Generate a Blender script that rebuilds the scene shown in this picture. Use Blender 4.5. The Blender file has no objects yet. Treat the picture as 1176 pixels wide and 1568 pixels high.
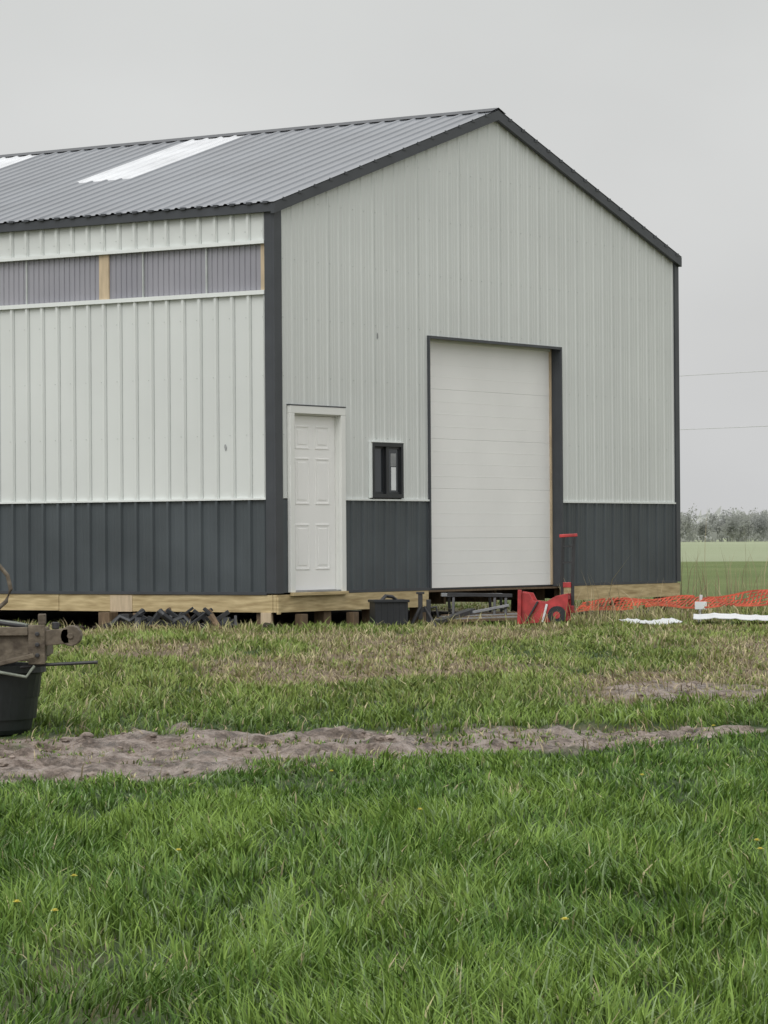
import bpy, bmesh, math, random
import numpy as np
from mathutils import Vector, Matrix
random.seed(7); rng=np.random.default_rng(11)
scene=bpy.context.scene
scene.view_settings.view_transform='Standard'
try: scene.view_settings.look='None'
except Exception: pass
scene.view_settings.exposure=0

# ------------------------------------------------------------ materials
def new_mat(name):
    m=bpy.data.materials.new(name); m.use_nodes=True
    return m, m.node_tree.nodes, m.node_tree.links
def mat(name, col, rough=0.6, var=0.12, scale=6.0, bump=0.0, bscale=40.0, metallic=0.0, spec=0.5, stretch=None, col2=None, detail=5):
    m,n,l=new_mat(name); b=n['Principled BSDF']
    b.inputs['Roughness'].default_value=rough; b.inputs['Metallic'].default_value=metallic
    b.inputs['Specular IOR Level'].default_value=spec
    tc=n.new('ShaderNodeTexCoord'); mp=n.new('ShaderNodeMapping')
    l.new(tc.outputs['Object'],mp.inputs['Vector'])
    if stretch: mp.inputs['Scale'].default_value=stretch
    nz=n.new('ShaderNodeTexNoise'); nz.inputs['Scale'].default_value=scale; nz.inputs['Detail'].default_value=detail
    l.new(mp.outputs['Vector'],nz.inputs['Vector'])
    cr=n.new('ShaderNodeValToRGB'); c=Vector(col)
    a=c*(1-var); d=Vector(col2) if col2 else c*(1+var)
    cr.color_ramp.elements[0].position=0.3; cr.color_ramp.elements[1].position=0.7
    cr.color_ramp.elements[0].color=(a[0],a[1],a[2],1); cr.color_ramp.elements[1].color=(min(d[0],1),min(d[1],1),min(d[2],1),1)
    l.new(nz.outputs['Fac'],cr.inputs['Fac']); l.new(cr.outputs['Color'],b.inputs['Base Color'])
    if bump>0:
        n2=n.new('ShaderNodeTexNoise'); n2.inputs['Scale'].default_value=bscale; n2.inputs['Detail'].default_value=4
        l.new(mp.outputs['Vector'],n2.inputs['Vector'])
        bp=n.new('ShaderNodeBump'); bp.inputs['Strength'].default_value=bump; bp.inputs['Distance'].default_value=0.02
        l.new(n2.outputs['Fac'],bp.inputs['Height']); l.new(bp.outputs['Normal'],b.inputs['Normal'])
    return m
M_light=mat('light_steel',(0.635,0.66,0.638),0.45,0.05,0.7,0.03,1.6,detail=3)
M_dark=mat('charcoal_steel',(0.066,0.078,0.085),0.42,0.18,1.2,0.04,2,spec=0.4,detail=3)
M_trim=mat('charcoal_trim',(0.055,0.06,0.067),0.45,0.12,3,0.03,6,spec=0.4)
M_roof=mat('roof_steel',(0.17,0.183,0.20),0.30,0.14,0.8,0.04,3,spec=0.7)
M_white=mat('white_paint',(0.76,0.77,0.74),0.5,0.03,2)
M_whitetrim=mat('white_trim',(0.72,0.75,0.73),0.45,0.04,3)
M_door=mat('door_white',(0.87,0.87,0.85),0.45,0.035,1.2)
M_sky=mat('skylight_panel',(0.62,0.635,0.65),0.35,0.12,2)
M_wood=mat('treated_lumber',(0.46,0.34,0.16),0.75,0.3,3,0.2,30,stretch=(1,1,9),col2=(0.62,0.50,0.28))
M_post=mat('post_wood',(0.14,0.095,0.055),0.8,0.3,4,0.3,20,stretch=(5,5,1))
M_tan=mat('tan_post',(0.50,0.40,0.27),0.75,0.15,4,0.1,20,stretch=(6,6,1))
M_black=mat('black_plastic',(0.018,0.02,0.023),0.45,0.2,5,0.05,20)
M_tub=mat('tub_plastic',(0.013,0.017,0.017),0.5,0.3,7,0.1,12)
M_blackm=mat('black_steel',(0.03,0.03,0.032),0.5,0.3,8,0.1,20)
M_red=mat('red_paint',(0.40,0.04,0.04),0.5,0.35,9,0.1,20)
M_orange=mat('orange_netting',(0.56,0.11,0.06),0.55,0.35,5,0.05,20)
M_rust=mat('weathered_steel',(0.10,0.075,0.052),0.75,0.4,12,0.4,30,col2=(0.17,0.14,0.10))
M_sheet=mat('white_sheet',(0.68,0.70,0.71),0.4,0.1,3)
M_grey=mat('galvanised',(0.30,0.31,0.32),0.45,0.2,8,metallic=0.4)
M_rope=mat('rope',(0.20,0.22,0.18),0.85,0.3,20)
M_clod=mat('soil',(0.03,0.023,0.016),0.9,0.4,12,0.6,30)
M_screw=mat('screw',(0.48,0.51,0.49),0.4,0.1)
M_ribshade=mat('rib_shade_line',(0.34,0.36,0.35),0.6,0.15)  # dark tone standing in for the shadow line along each side-wall rib
M_dirtmark=mat('scuff',(0.30,0.31,0.31),0.7,0.3,20)
M_poly,n,l=new_mat('polycarbonate'); b=n['Principled BSDF']
b.inputs['Roughness'].default_value=0.25
nz=n.new('ShaderNodeTexNoise'); nz.inputs['Scale'].default_value=1.2
tc=n.new('ShaderNodeTexCoord'); l.new(tc.outputs['Object'],nz.inputs['Vector'])
cr=n.new('ShaderNodeValToRGB'); cr.color_ramp.elements[0].color=(0.23,0.23,0.26,1); cr.color_ramp.elements[1].color=(0.36,0.355,0.385,1)
l.new(nz.outputs['Fac'],cr.inputs['Fac']); l.new(cr.outputs['Color'],b.inputs['Base Color'])
M_glass,n,l=new_mat('window_glass'); b=n['Principled BSDF']
b.inputs['Base Color'].default_value=(0.03,0.035,0.04,1); b.inputs['Roughness'].default_value=0.04

# ------------------------------------------------------------ mesh builder
class MB:
    def __init__(s): s.v=[]; s.f=[]; s.m=[]; s.mats=[]
    def mi(s,m):
        if m not in s.mats: s.mats.append(m)
        return s.mats.index(m)
    def add(s,vs,fs,m,M=None):
        o=len(s.v); k=s.mi(m)
        for p in vs:
            p=Vector(p)
            if M is not None: p=M@p
            s.v.append(tuple(p))
        for f in fs: s.f.append(tuple(i+o for i in f)); s.m.append(k)
    def box(s,a,b,m,M=None):
        x0,y0,z0=a; x1,y1,z1=b
        s.add([(x0,y0,z0),(x1,y0,z0),(x1,y1,z0),(x0,y1,z0),(x0,y0,z1),(x1,y0,z1),(x1,y1,z1),(x0,y1,z1)],
              [(0,3,2,1),(4,5,6,7),(0,1,5,4),(1,2,6,5),(2,3,7,6),(3,0,4,7)],m,M)
    def tube(s,pts,r,m,seg=8,M=None,r2=None):
        pts=[Vector(p) for p in pts]; vs=[]; fs=[]; N=len(pts)
        for i,p in enumerate(pts):
            d=(pts[min(i+1,N-1)]-pts[max(i-1,0)]).normalized()
            up=Vector((0,0,1)) if abs(d.z)<0.9 else Vector((1,0,0))
            a=d.cross(up).normalized(); bb=d.cross(a).normalized()
            rr=r if r2 is None else r+(r2-r)*i/(N-1)
            for k in range(seg):
                t=2*math.pi*k/seg; vs.append(p+a*math.cos(t)*rr+bb*math.sin(t)*rr)
        for i in range(N-1):
            for k in range(seg):
                fs.append((i*seg+k,i*seg+(k+1)%seg,(i+1)*seg+(k+1)%seg,(i+1)*seg+k))
        fs.append(tuple(range(seg))[::-1]); fs.append(tuple((N-1)*seg+k for k in range(seg)))
        s.add(vs,fs,m,M)
    def beam(s,p0,p1,w,h,m,M=None):
        p0=Vector(p0);p1=Vector(p1); d=(p1-p0).normalized()
        up=Vector((0,0,1)) if abs(d.z)<0.95 else Vector((0,1,0))
        a=d.cross(up).normalized()*w/2; bb=a.cross(d).normalized()*h/2
        vs=[p0-a-bb,p0+a-bb,p0+a+bb,p0-a+bb,p1-a-bb,p1+a-bb,p1+a+bb,p1-a+bb]
        s.add(vs,[(0,1,2,3)[::-1],(4,5,6,7),(0,1,5,4),(1,2,6,5),(2,3,7,6),(3,0,4,7)],m,M)
    def make(s,name,parent=None,bevel=0,smooth=False,loc=None,rot=None):
        me=bpy.data.meshes.new(name); me.from_pydata(s.v,[],s.f)
        for m in s.mats: me.materials.append(m)
        me.polygons.foreach_set('material_index',s.m); me.update()
        o=bpy.data.objects.new(name,me); scene.collection.objects.link(o)
        if parent: o.parent=parent
        if loc: o.location=loc
        if rot: o.rotation_euler=rot
        if smooth: me.polygons.foreach_set('use_smooth',[True]*len(me.polygons))
        if bevel:
            bm=o.modifiers.new('bevel','BEVEL'); bm.width=bevel; bm.segments=2; bm.limit_method='ANGLE'
        return o
def empty(name,loc=(0,0,0),rz=0):
    e=bpy.data.objects.new(name,None); scene.collection.objects.link(e); e.location=loc; e.rotation_euler=(0,0,rz); return e

# ------------------------------------------------------------ noise
def vnoise(x,y,seed=0):
    xi=np.floor(x).astype(np.int64); yi=np.floor(y).astype(np.int64); xf=x-xi; yf=y-yi
    def h(a,b):
        n=(a*374761393+b*668265263+seed*1442695041)&0xffffffff
        n=((n^(n>>13))*1274126177)&0xffffffff
        n=(n^(n>>16))&0xffffffff
        return n/4294967295.0
    u=xf*xf*(3-2*xf); v=yf*yf*(3-2*yf)
    return (h(xi,yi)*(1-u)+h(xi+1,yi)*u)*(1-v)+(h(xi,yi+1)*(1-u)+h(xi+1,yi+1)*u)*v
def fbm(x,y,seed=0,o=4):
    r=0;a=0.5;t=0
    for i in range(o):
        r=r+a*vnoise(x*2**i,y*2**i,seed+i*17); t+=a; a*=0.5
    return r/t
def sstep(a,b,x):
    t=np.clip((x-a)/(b-a),0,1); return t*t*(3-2*t)

CAM_Z=1.5
U=np.array([0.5597,0.8287]); V=np.array([-0.8287,0.5597]); C0=np.array([-1.1935,35.59])
BW=9.144; BL=18.3
def inside(X,Y,pad=0.0):
    dx=X-C0[0]; dy=Y-C0[1]; a=dx*U[0]+dy*U[1]; t=dx*V[0]+dy*V[1]
    return (a>-pad)&(a<BW+pad)&(t>-pad)&(t<BL+pad)
def trackc(X): return 20.35+0.27*(X+2.4)
def mudmask(X,Y):
    ed=fbm(X*1.3,Y*0.9,5)*0.9+fbm(X*5,Y*4,9)*0.9-0.9
    c=trackc(X); w=np.interp(X,[-4,-2.4,-0.6,0.5,1.7,2.7],[1.95,1.8,1.5,1.1,0.75,0.05])
    m1=1-sstep(0.65,1.0,np.abs(Y-c)/w+ed)
    c2=24.6+0.1*(X-2); w2=np.interp(X,[1.2,2.0,3,6],[0.05,1.0,1.5,1.5])
    m2=1-sstep(0.5,1.0,np.abs(Y-c2)/w2+ed*1.4)
    return np.maximum(m1,m2*0.9)
def islands(X,Y):
    c=trackc(X)
    return sstep(0.50,0.60,fbm(X*1.7,Y*2.4,301)*0.65+fbm(X*6,Y*6,302,2)*0.35+0.09*np.exp(-((Y-c-0.05)/0.3)**2)-0.03*np.clip(0.5-X,0,2))
def ground_z(X,Y):
    z=0.05+0.46*sstep(15,33,Y)
    near=(1-sstep(50,90,Y))
    z=z+near*(0.08*(fbm(X*0.5,Y*0.5,3)-0.5)+0.03*(fbm(X*2.5,Y*2.5,4)-0.5))
    m=mudmask(X,Y); c=trackc(X)+0.12*np.sin(X*1.3)
    rut=np.exp(-((Y-c-0.6)/0.2)**2)+np.exp(-((Y-c+0.55)/0.2)**2); lip=np.exp(-((Y-c-0.98)/0.16)**2)+np.exp(-((Y-c+0.95)/0.16)**2)+0.7*np.exp(-((Y-c-0.2)/0.15)**2)
    z=z-m*(0.01+0.07*rut-0.04*lip)+m*(0.085*(fbm(X*2.6,Y*4,21,2)-0.5)+0.11*(fbm(X*7,Y*8,22,4)-0.5))
    z=z+0.10*sstep(1.2,2.8,X)*np.exp(-((Y-18.0)/1.3)**2)
    return z

# ------------------------------------------------------------ ground
def axis(a,b,st,lo,hi):
    core=list(np.arange(a,b,st)); out=[];x=b;s=st*2
    while x<hi: out.append(x); x+=s; s*=1.35
    out.append(hi); neg=[];x=a-st*2;s=st*2
    while x>lo: neg.append(x); x-=s; s*=1.35
    neg.append(lo)
    return np.array(neg[::-1]+core+out)
xs=axis(-6,7,0.04,-4000,4000); ys=axis(8,42,0.045,-500,6000)
GX,GY=np.meshgrid(xs,ys); GZ=ground_z(GX,GY)
nx,ny=len(xs),len(ys)
co=np.stack([GX,GY,GZ],-1).reshape(-1,3).astype(np.float32)
i=np.arange(nx-1)[None,:]+nx*np.arange(ny-1)[:,None]
quads=np.stack([i,i+1,i+nx+1,i+nx],-1).reshape(-1,4)
def fastmesh(name,co,faces):
    me=bpy.data.meshes.new(name); k=faces.shape[1]
    me.vertices.add(len(co)); me.vertices.foreach_set('co',co.astype(np.float32).ravel())
    me.loops.add(faces.size); me.loops.foreach_set('vertex_index',faces.astype(np.int32).ravel())
    me.polygons.add(len(faces)); me.polygons.foreach_set('loop_start',(np.arange(len(faces))*k).astype(np.int32))
    me.update(calc_edges=True); me.validate()
    return me
me=fastmesh('ground',co,quads)
mk=mudmask(GX,GY); ins=np.maximum(inside(GX,GY,0.1).astype(float),0.7*inside(GX,GY,0.55)*fbm(GX*3,GY*3,66))
def drymask(X,Y):
    f=sstep(21,28,Y)
    return sstep(0.50,0.64,fbm(X*0.9,Y*0.4,31)*0.8+0.22*f-0.035)
dry=drymask(GX,GY)
ca=me.color_attributes.new('mask','FLOAT_COLOR','POINT')
ca.data.foreach_set('color',np.stack([mk,ins,dry,np.ones_like(mk)],-1).astype(np.float32).ravel())
me.polygons.foreach_set('use_smooth',np.ones(len(me.polygons),dtype=bool))
g=bpy.data.objects.new('ground',me); scene.collection.objects.link(g)
m,n,l=new_mat('ground_mat'); b=n['Principled BSDF']; me.materials.append(m)
at=n.new('ShaderNodeAttribute'); at.attribute_name='mask'; sp=n.new('ShaderNodeSeparateColor'); l.new(at.outputs['Color'],sp.inputs['Color'])
geo=n.new('ShaderNodeNewGeometry'); sx=n.new('ShaderNodeSeparateXYZ'); l.new(geo.outputs['Position'],sx.inputs['Vector'])
def noise(scale,detail=6,rough=0.6,sc=None):
    q=n.new('ShaderNodeTexNoise'); q.inputs['Scale'].default_value=scale; q.inputs['Detail'].default_value=detail; q.inputs['Roughness'].default_value=rough
    mp=n.new('ShaderNodeMapping'); l.new(geo.outputs['Position'],mp.inputs['Vector'])
    if sc: mp.inputs['Scale'].default_value=sc
    l.new(mp.outputs['Vector'],q.inputs['Vector']); return q
def ramp(src,stops):
    r=n.new('ShaderNodeValToRGB'); e=r.color_ramp.elements
    while len(e)<len(stops): e.new(0.5)
    for k,(p,c) in enumerate(stops): e[k].position=p; e[k].color=(*c,1)
    l.new(src,r.inputs['Fac']); return r
def mix(f,a,bb):
    q=n.new('ShaderNodeMix'); q.data_type='RGBA'; l.new(f,q.inputs['Factor']); l.new(a,q.inputs[6]); l.new(bb,q.inputs[7]); return q
gr=ramp(noise(7,8,0.7).outputs['Fac'],[(0.3,(0.025,0.045,0.012)),(0.55,(0.05,0.09,0.022)),(0.75,(0.12,0.13,0.05))])
dr=ramp(noise(9,8,0.7).outputs['Fac'],[(0.3,(0.10,0.075,0.045)),(0.55,(0.24,0.185,0.125)),(0.8,(0.38,0.31,0.22))])
mu=ramp(noise(6,9,0.8).outputs['Fac'],[(0.36,(0.055,0.040,0.029)),(0.45,(0.15,0.115,0.09)),(0.53,(0.31,0.25,0.21)),(0.68,(0.50,0.43,0.385))])
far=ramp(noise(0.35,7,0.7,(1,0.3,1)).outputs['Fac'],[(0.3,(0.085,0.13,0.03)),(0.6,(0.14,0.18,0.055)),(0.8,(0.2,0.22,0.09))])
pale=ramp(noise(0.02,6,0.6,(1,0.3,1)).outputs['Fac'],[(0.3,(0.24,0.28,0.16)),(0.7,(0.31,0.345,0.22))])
def mapr(src,a,b_):
    q=n.new('ShaderNodeMapRange'); q.inputs['From Min'].default_value=a; q.inputs['From Max'].default_value=b_; l.new(src,q.inputs['Value']); return q.outputs['Result']
x1=mix(sp.outputs['Blue'],gr.outputs['Color'],dr.outputs['Color'])
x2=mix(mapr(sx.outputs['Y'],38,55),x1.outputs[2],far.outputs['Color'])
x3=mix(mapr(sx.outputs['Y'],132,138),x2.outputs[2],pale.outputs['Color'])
x4=mix(sp.outputs['Red'],x3.outputs[2],mu.outputs['Color'])
soil=ramp(noise(8,8).outputs['Fac'],[(0.3,(0.04,0.03,0.02)),(0.7,(0.13,0.10,0.065))])
x5=mix(sp.outputs['Green'],x4.outputs[2],soil.outputs['Color'])
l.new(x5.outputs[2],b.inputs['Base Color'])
wet=noise(3.5,5); wr=mapr(wet.outputs['Fac'],0.42,0.6)
mr=n.new('ShaderNodeMath'); mr.operation='MULTIPLY_ADD'; l.new(wr,mr.inputs[0]); mr.inputs[1].default_value=0.5; mr.inputs[2].default_value=0.2
rm=n.new('ShaderNodeMix'); rm.data_type='FLOAT'; l.new(sp.outputs['Red'],rm.inputs[0]); rm.inputs[2].default_value=0.95; l.new(mr.outputs[0],rm.inputs[3])
l.new(rm.outputs[0],b.inputs['Roughness'])
bp=n.new('ShaderNodeBump'); bp.inputs['Strength'].default_value=1.0; bp.inputs['Distance'].default_value=0.05
l.new(noise(13,7,0.75).outputs['Fac'],bp.inputs['Height']); l.new(bp.outputs['Normal'],b.inputs['Normal'])
b.inputs['Specular IOR Level'].default_value=0.4

# ------------------------------------------------------------ grass
gm,n,l=new_mat('grass_blade'); b=n['Principled BSDF']
at=n.new('ShaderNodeAttribute'); at.attribute_name='Col'
l.new(at.outputs['Color'],b.inputs['Base Color']); b.inputs['Roughness'].default_value=0.5; b.inputs['Specular IOR Level'].default_value=0.22
def lerp(a,b_,t): return a+(b_-a)*t[:,None]
def blades(X,Y,L,Wd,col,leanmul=1.0,up=0.0):
    N=len(X); Z=ground_z(X,Y)-0.005+up
    th=fbm(X*2.6,Y*1.9,123,2)*14+rng.normal(0,1.25,N); lean=rng.uniform(0.15,1.05,N)*leanmul*L
    bias=0.25*L
    dx=np.cos(th)*lean+bias*(fbm(X*0.9,Y*0.9,77)-0.5)*3; dy=np.sin(th)*lean
    wa=rng.uniform(0,2*np.pi,N); wx=np.cos(wa)*Wd/2; wy=np.sin(wa)*Wd/2
    h=np.sqrt(np.maximum(L**2-0.6*(dx**2+dy**2),(0.3*L)**2))
    P=np.zeros((N,5,3))
    P[:,0]=np.stack([X-wx,Y-wy,Z],-1); P[:,1]=np.stack([X+wx,Y+wy,Z],-1)
    mxx=X+dx*0.32; myy=Y+dy*0.32; mz=Z+h*0.62
    P[:,2]=np.stack([mxx-wx*0.85,myy-wy*0.85,mz],-1); P[:,3]=np.stack([mxx+wx*0.85,myy+wy*0.85,mz],-1)
    P[:,4]=np.stack([X+dx,Y+dy,Z+h],-1)
    base=np.arange(N)[:,None]*5
    F=np.concatenate([base+np.array([0,1,3]),base+np.array([0,3,2]),base+np.array([2,3,4])],1).reshape(-1,3)
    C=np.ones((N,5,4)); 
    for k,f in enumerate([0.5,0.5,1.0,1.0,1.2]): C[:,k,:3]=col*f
    return P.reshape(-1,3),F,C.reshape(-1,4)
allP=[];allF=[];allC=[];off=0
def push(r):
    global off
    P,F,C=r; allP.append(P); allF.append(F+off); allC.append(C); off+=len(P)
green1=np.array([0.060,0.128,0.018]); green2=np.array([0.190,0.290,0.055]); olive=np.array([0.245,0.265,0.080]); straw=np.array([0.50,0.42,0.26]); bluegr=np.array([0.24,0.32,0.16])
bands=[(8.3,14,2500),(14,20,2100),(20,28,1500),(28,36,1100),(36,50,380)]
for (d0,d1,den) in bands:
    hw=0.119*d1*1.28+0.5
    area=(d1-d0)*2*hw; N=int(area*den)
    X=rng.uniform(-hw,hw,N); Y=rng.uniform(d0,d1,N)
    keep=np.abs(X)<0.119*Y*1.28+0.5
    mk0=mudmask(X,Y); mk=mk0*(1-0.75*islands(X,Y))
    keep&=rng.uniform(0,1,N)>mk*1.06-0.03
    keep&=~inside(X,Y,0.03)
    edge=inside(X,Y,0.5); keep&=(~edge)|(rng.uniform(0,1,N)<0.2)
    cl=fbm(X*2.6,Y*1.9,41); cl=0.6*cl+0.4*fbm(X*7,Y*5,43,2)
    dm=drymask(X,Y)
    keep&=rng.uniform(0,1,N)<(0.20+2.6*np.clip(cl-0.30,0,1))*(1-0.55*dm)
    X=X[keep];Y=Y[keep];cl=cl[keep];mk=mk0[keep];dm=dm[keep]; N=len(X)
    big=fbm(X*0.7,Y*0.45,51)
    far_=sstep(20.5,26,Y)
    L=(0.012+0.185*np.clip(cl-0.16,0,1)+0.06*big)*rng.uniform(0.5,1.4,N)*(1-0.33*far_)*(1-0.45*mk)*(1-0.48*sstep(15.5,18.5,Y)*(1-sstep(21,24,Y)))*(1-0.3*dm)
    L*=1+0.6*(rng.uniform(0,1,N)<0.03)
    Wd=rng.uniform(0.004,0.0095,N)*(1+(Y-9)*0.045)
    t=rng.uniform(0,1,N)
    lightp=fbm(X*1.3,Y*0.8,207)
    col=lerp(green1[None],green2[None],np.clip(t**1.3*0.9+1.1*(cl-0.46)+1.6*(lightp-0.49),0,1))
    col=lerp(col,bluegr[None],(rng.uniform(0,1,N)<0.10)*0.8)
    yl=np.clip(far_*0.72+0.25*dm,0,1)*rng.uniform(0.2,1.1,N)
    col=lerp(col,olive[None],np.clip(yl,0,1))
    st=(rng.uniform(0,1,N)<0.02+far_*(0.07+0.45*dm)+0.3*mk).astype(float)*rng.uniform(0.5,1,N)
    col=lerp(col,straw[None]*rng.uniform(0.6,1.1,N)[:,None],st)
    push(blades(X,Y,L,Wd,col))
N=9000
def wallpt(N):
    k=rng.uniform(0,1,N); left=k<0.5
    a=np.where(left,-rng.uniform(0.9,2.6,N),rng.uniform(-0.2,BW+5,N)); t=np.where(left,rng.uniform(-0.5,6,N),-rng.uniform(0.8,3.0,N))
    return C0[0]+a*U[0]+t*V[0],C0[1]+a*U[1]+t*V[1]
X,Y=wallpt(N); kk=fbm(X*2.2,Y*2.2,88)>0.54; X=X[kk];Y=Y[kk];N=len(X)
col=lerp(olive[None],straw[None],(rng.uniform(0,1,N)**1.3)); L=rng.uniform(0.08,0.24,N)*np.where(X>1.5,1.3,0.75)
push(blades(X,Y,L,rng.uniform(0.006,0.012,N),col,0.9))
N=16000; X=rng.uniform(-4,5,N); Y=rng.uniform(18,34,N); q=mudmask(X,Y); pr=np.maximum(drymask(X,Y)*0.9,np.clip(4*q*(1-q),0,1)*0.7); pr=np.maximum(pr,0.25*q*islands(X,Y)); kk=rng.uniform(0,1,N)<pr; X=X[kk];Y=Y[kk];N=len(X)
push(blades(X,Y,rng.uniform(0.05,0.13,N),rng.uniform(0.005,0.011,N),straw[None]*rng.uniform(0.35,1.0,N)[:,None],1.25,0.004))
P=np.concatenate(allP);F=np.concatenate(allF);C=np.concatenate(allC)
me=fastmesh('grass',P,F); ca=me.color_attributes.new('Col','FLOAT_COLOR','POINT'); ca.data.foreach_set('color',C.astype(np.float32).ravel())
me.materials.append(gm); o=bpy.data.objects.new('grass',me); scene.collection.objects.link(o)
print('blades',len(P)//5)

allP=[];allF=[];allC=[];off=0
N=200; X=rng.uniform(4.0,7.0,N); Y=rng.uniform(41,48,N)
push(blades(X,Y,rng.uniform(0.35,0.95,N)*(1+0.7*(rng.uniform(0,1,N)<0.1)),np.full(N,0.009),lerp(straw[None]*0.9,straw[None]*0.5,rng.uniform(0,1,N)),0.35))
N=70; X=rng.uniform(2.0,4.3,N); Y=rng.uniform(37,39.5,N)
push(blades(X,Y,rng.uniform(0.25,0.65,N)*(1+0.9*(rng.uniform(0,1,N)<0.12)),np.full(N,0.008),np.repeat(straw[None]*0.8,N,0),0.6))
P=np.concatenate(allP);F=np.concatenate(allF);C=np.concatenate(allC)
me=fastmesh('dry_weeds',P,F); ca=me.color_attributes.new('Col','FLOAT_COLOR','POINT'); ca.data.foreach_set('color',C.astype(np.float32).ravel())
me.materials.append(gm); o=bpy.data.objects.new('dry_weeds',me); scene.collection.objects.link(o)

M_yel=mat('dandelion_yellow',(0.62,0.55,0.10),0.7,0.2,40); M_stem=mat('stem_green',(0.12,0.2,0.05),0.7)
mb=MB()
def px2g(px,py):
    D=4950*1.45/(py-827)
    for _ in range(12): D=4950*(CAM_Z-float(ground_z(np.array([ (px-588)/4950*D ]),np.array([D]))[0]))/(py-827)
    return (px-588)/4950*D, D
for px,py in [(110,1362),(80,1420),(1155,1310),(1160,1325),(980,1200),(1090,1120),(505,1190),(270,1320),(640,1255),(22,1405),(860,1440)]:
    x,y=px2g(px,py+25); z=float(ground_z(np.array([x]),np.array([y]))[0]); h=0.125
    mb.tube([(x,y,z),(x+0.01,y,z+h*0.6),(x,y,z+h)],0.0015,M_stem,5)
    for r in range(2):
        for k in range(12):
            t=2*math.pi*k/12+r*0.3; R=0.014-0.005*r
            c,s=math.cos(t),math.sin(t)
            mb.add([(x,y,z+h),(x+R*math.cos(t-0.22),y+R*math.sin(t-0.22),z+h+0.004+0.005*r),(x+R*1.15*c,y+R*1.15*s,z+h+0.005+0.005*r),(x+R*math.cos(t+0.22),y+R*math.sin(t+0.22),z+h+0.004+0.005*r)],[(0,1,2,3)],M_yel)
mb.make('dandelions')
M_mudclod=mat('mud_clod_mat',(0.15,0.115,0.09),0.6,0.4,10,0.5,25,col2=(0.32,0.26,0.22))
def blob(mb,cx,cy,cz,r,m,sc=(1,1,0.6),seed=0,sub=2):
    bm=bmesh.new(); bmesh.ops.create_icosphere(bm,subdivisions=sub,radius=r)
    rr=random.Random(seed)
    vs=[(v.co.x*sc[0]*rr.uniform(.7,1.3)+cx,v.co.y*sc[1]*rr.uniform(.7,1.3)+cy,v.co.z*sc[2]*rr.uniform(.7,1.3)+cz) for v in bm.verts]
    mb.add(vs,[tuple(v.index for v in f.verts) for f in bm.faces],m); bm.free()
def gz(x,y): return float(ground_z(np.array([x]),np.array([y]))[0])
mb=MB(); cnt=0
while cnt<150:
    if random.random()<0.75: x=random.uniform(-3.2,2.3); y=float(trackc(x))+random.uniform(-1.5,1.5)
    else: x=random.uniform(1.5,4.2); y=24.6+random.uniform(-1.2,1.2)
    if float(mudmask(np.array([x]),np.array([y]))[0])<0.4: continue
    r=random.uniform(0.010,0.032); blob(mb,x,y,gz(x,y)+r*0.2,r,M_mudclod,(1.3,1,0.7),cnt); cnt+=1
mb.make('mud_clods')

# ------------------------------------------------------------ barn
BZ=CAM_Z-0.575
barn=empty('pole_barn',(C0[0],C0[1],BZ),math.atan2(U[1],U[0]))
PITCH=0.2286; EAVE=4.22; SL=0.323
def profile(a0,a1,h=0.015,ph=0.0,pitch=PITCH,minor=True):
    pts=[]
    pat=[(0.083,0),(0.098,h),(0.128,h),(0.143,0)]
    if minor: pat=[(0.01,0),(0.017,0.003),(0.03,0.003),(0.037,0)]+pat+[(0.189,0),(0.196,0.003),(0.209,0.003),(0.216,0)]
    k=int(math.floor((a0-ph)/pitch))-1
    while k*pitch+ph<a1+pitch:
        for p,hh in pat:
            q=k*pitch+ph+p*pitch/0.2286
            if a0<q<a1: pts.append((q,hh))
        k+=1
    return [(a0,0)]+pts+[(a1,0)]
def wall_sheet(mb,axis_,a0,a1,zb,zt,m,sgn=-1,base=0.0,ph=0.0,pitch=PITCH,h=0.015,minor=True):
    pr=profile(a0,a1,h,ph,pitch,minor); 
    if callable(zt):
        if a0<BW/2<a1: pr.append((BW/2,0)); pr.sort()
    vs=[];fs=[]
    for i_,(a,hh) in enumerate(pr):
        top=zt(a) if callable(zt) else zt; o_=base+sgn*hh
        if axis_=='x': vs+=[(a,o_,zb),(a,o_,top)]
        else: vs+=[(o_,a,zb),(o_,a,top)]
        if i_: j=2*i_; fs.append((j-2,j,j+1,j-1))
    mb.add(vs,fs,m)
gt=lambda a: EAVE+0.02+SL*min(a,BW-a)
DA0,DA1,DZ=0.225,1.30,2.075
WA0,WA1,WZ0,WZ1=1.85,2.49,1.062,1.70
GA0,GA1,GZ1=3.08,6.08,2.965
WT=1.045
GH=0.010; SH=0.030
mb=MB()
for a0,a1,z0 in [(0.09,DA0,WT),(DA0,DA1,DZ),(DA1,WA0,WT),(WA0,WA1,WZ1),(WA1,GA0,WT),(GA0,GA1,GZ1),(GA1,BW-0.09,WT)]:
    wall_sheet(mb,'x',a0,a1,z0,gt,M_light,h=GH)
mb.make('gable_siding',barn)
mb=MB()
for a0,a1 in [(0.09,DA0),(DA1,GA0),(GA1,BW-0.09)]:
    wall_sheet(mb,'x',a0,a1,0,WT-0.012,M_dark,h=0.018)
wall_sheet(mb,'y',0.105,BL,0,WT-0.012,M_dark,h=SH)
mb.make('wainscot',barn)
SZ0,SZ1=3.345,3.862
mb=MB()
wall_sheet(mb,'y',0.105,BL,WT,SZ0-0.03,M_light,h=SH,minor=False)
wall_sheet(mb,'y',0.105,BL,SZ1+0.01,EAVE+0.05,M_light,base=-0.004,h=SH,minor=False)
mb.make('side_siding',barn)
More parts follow.
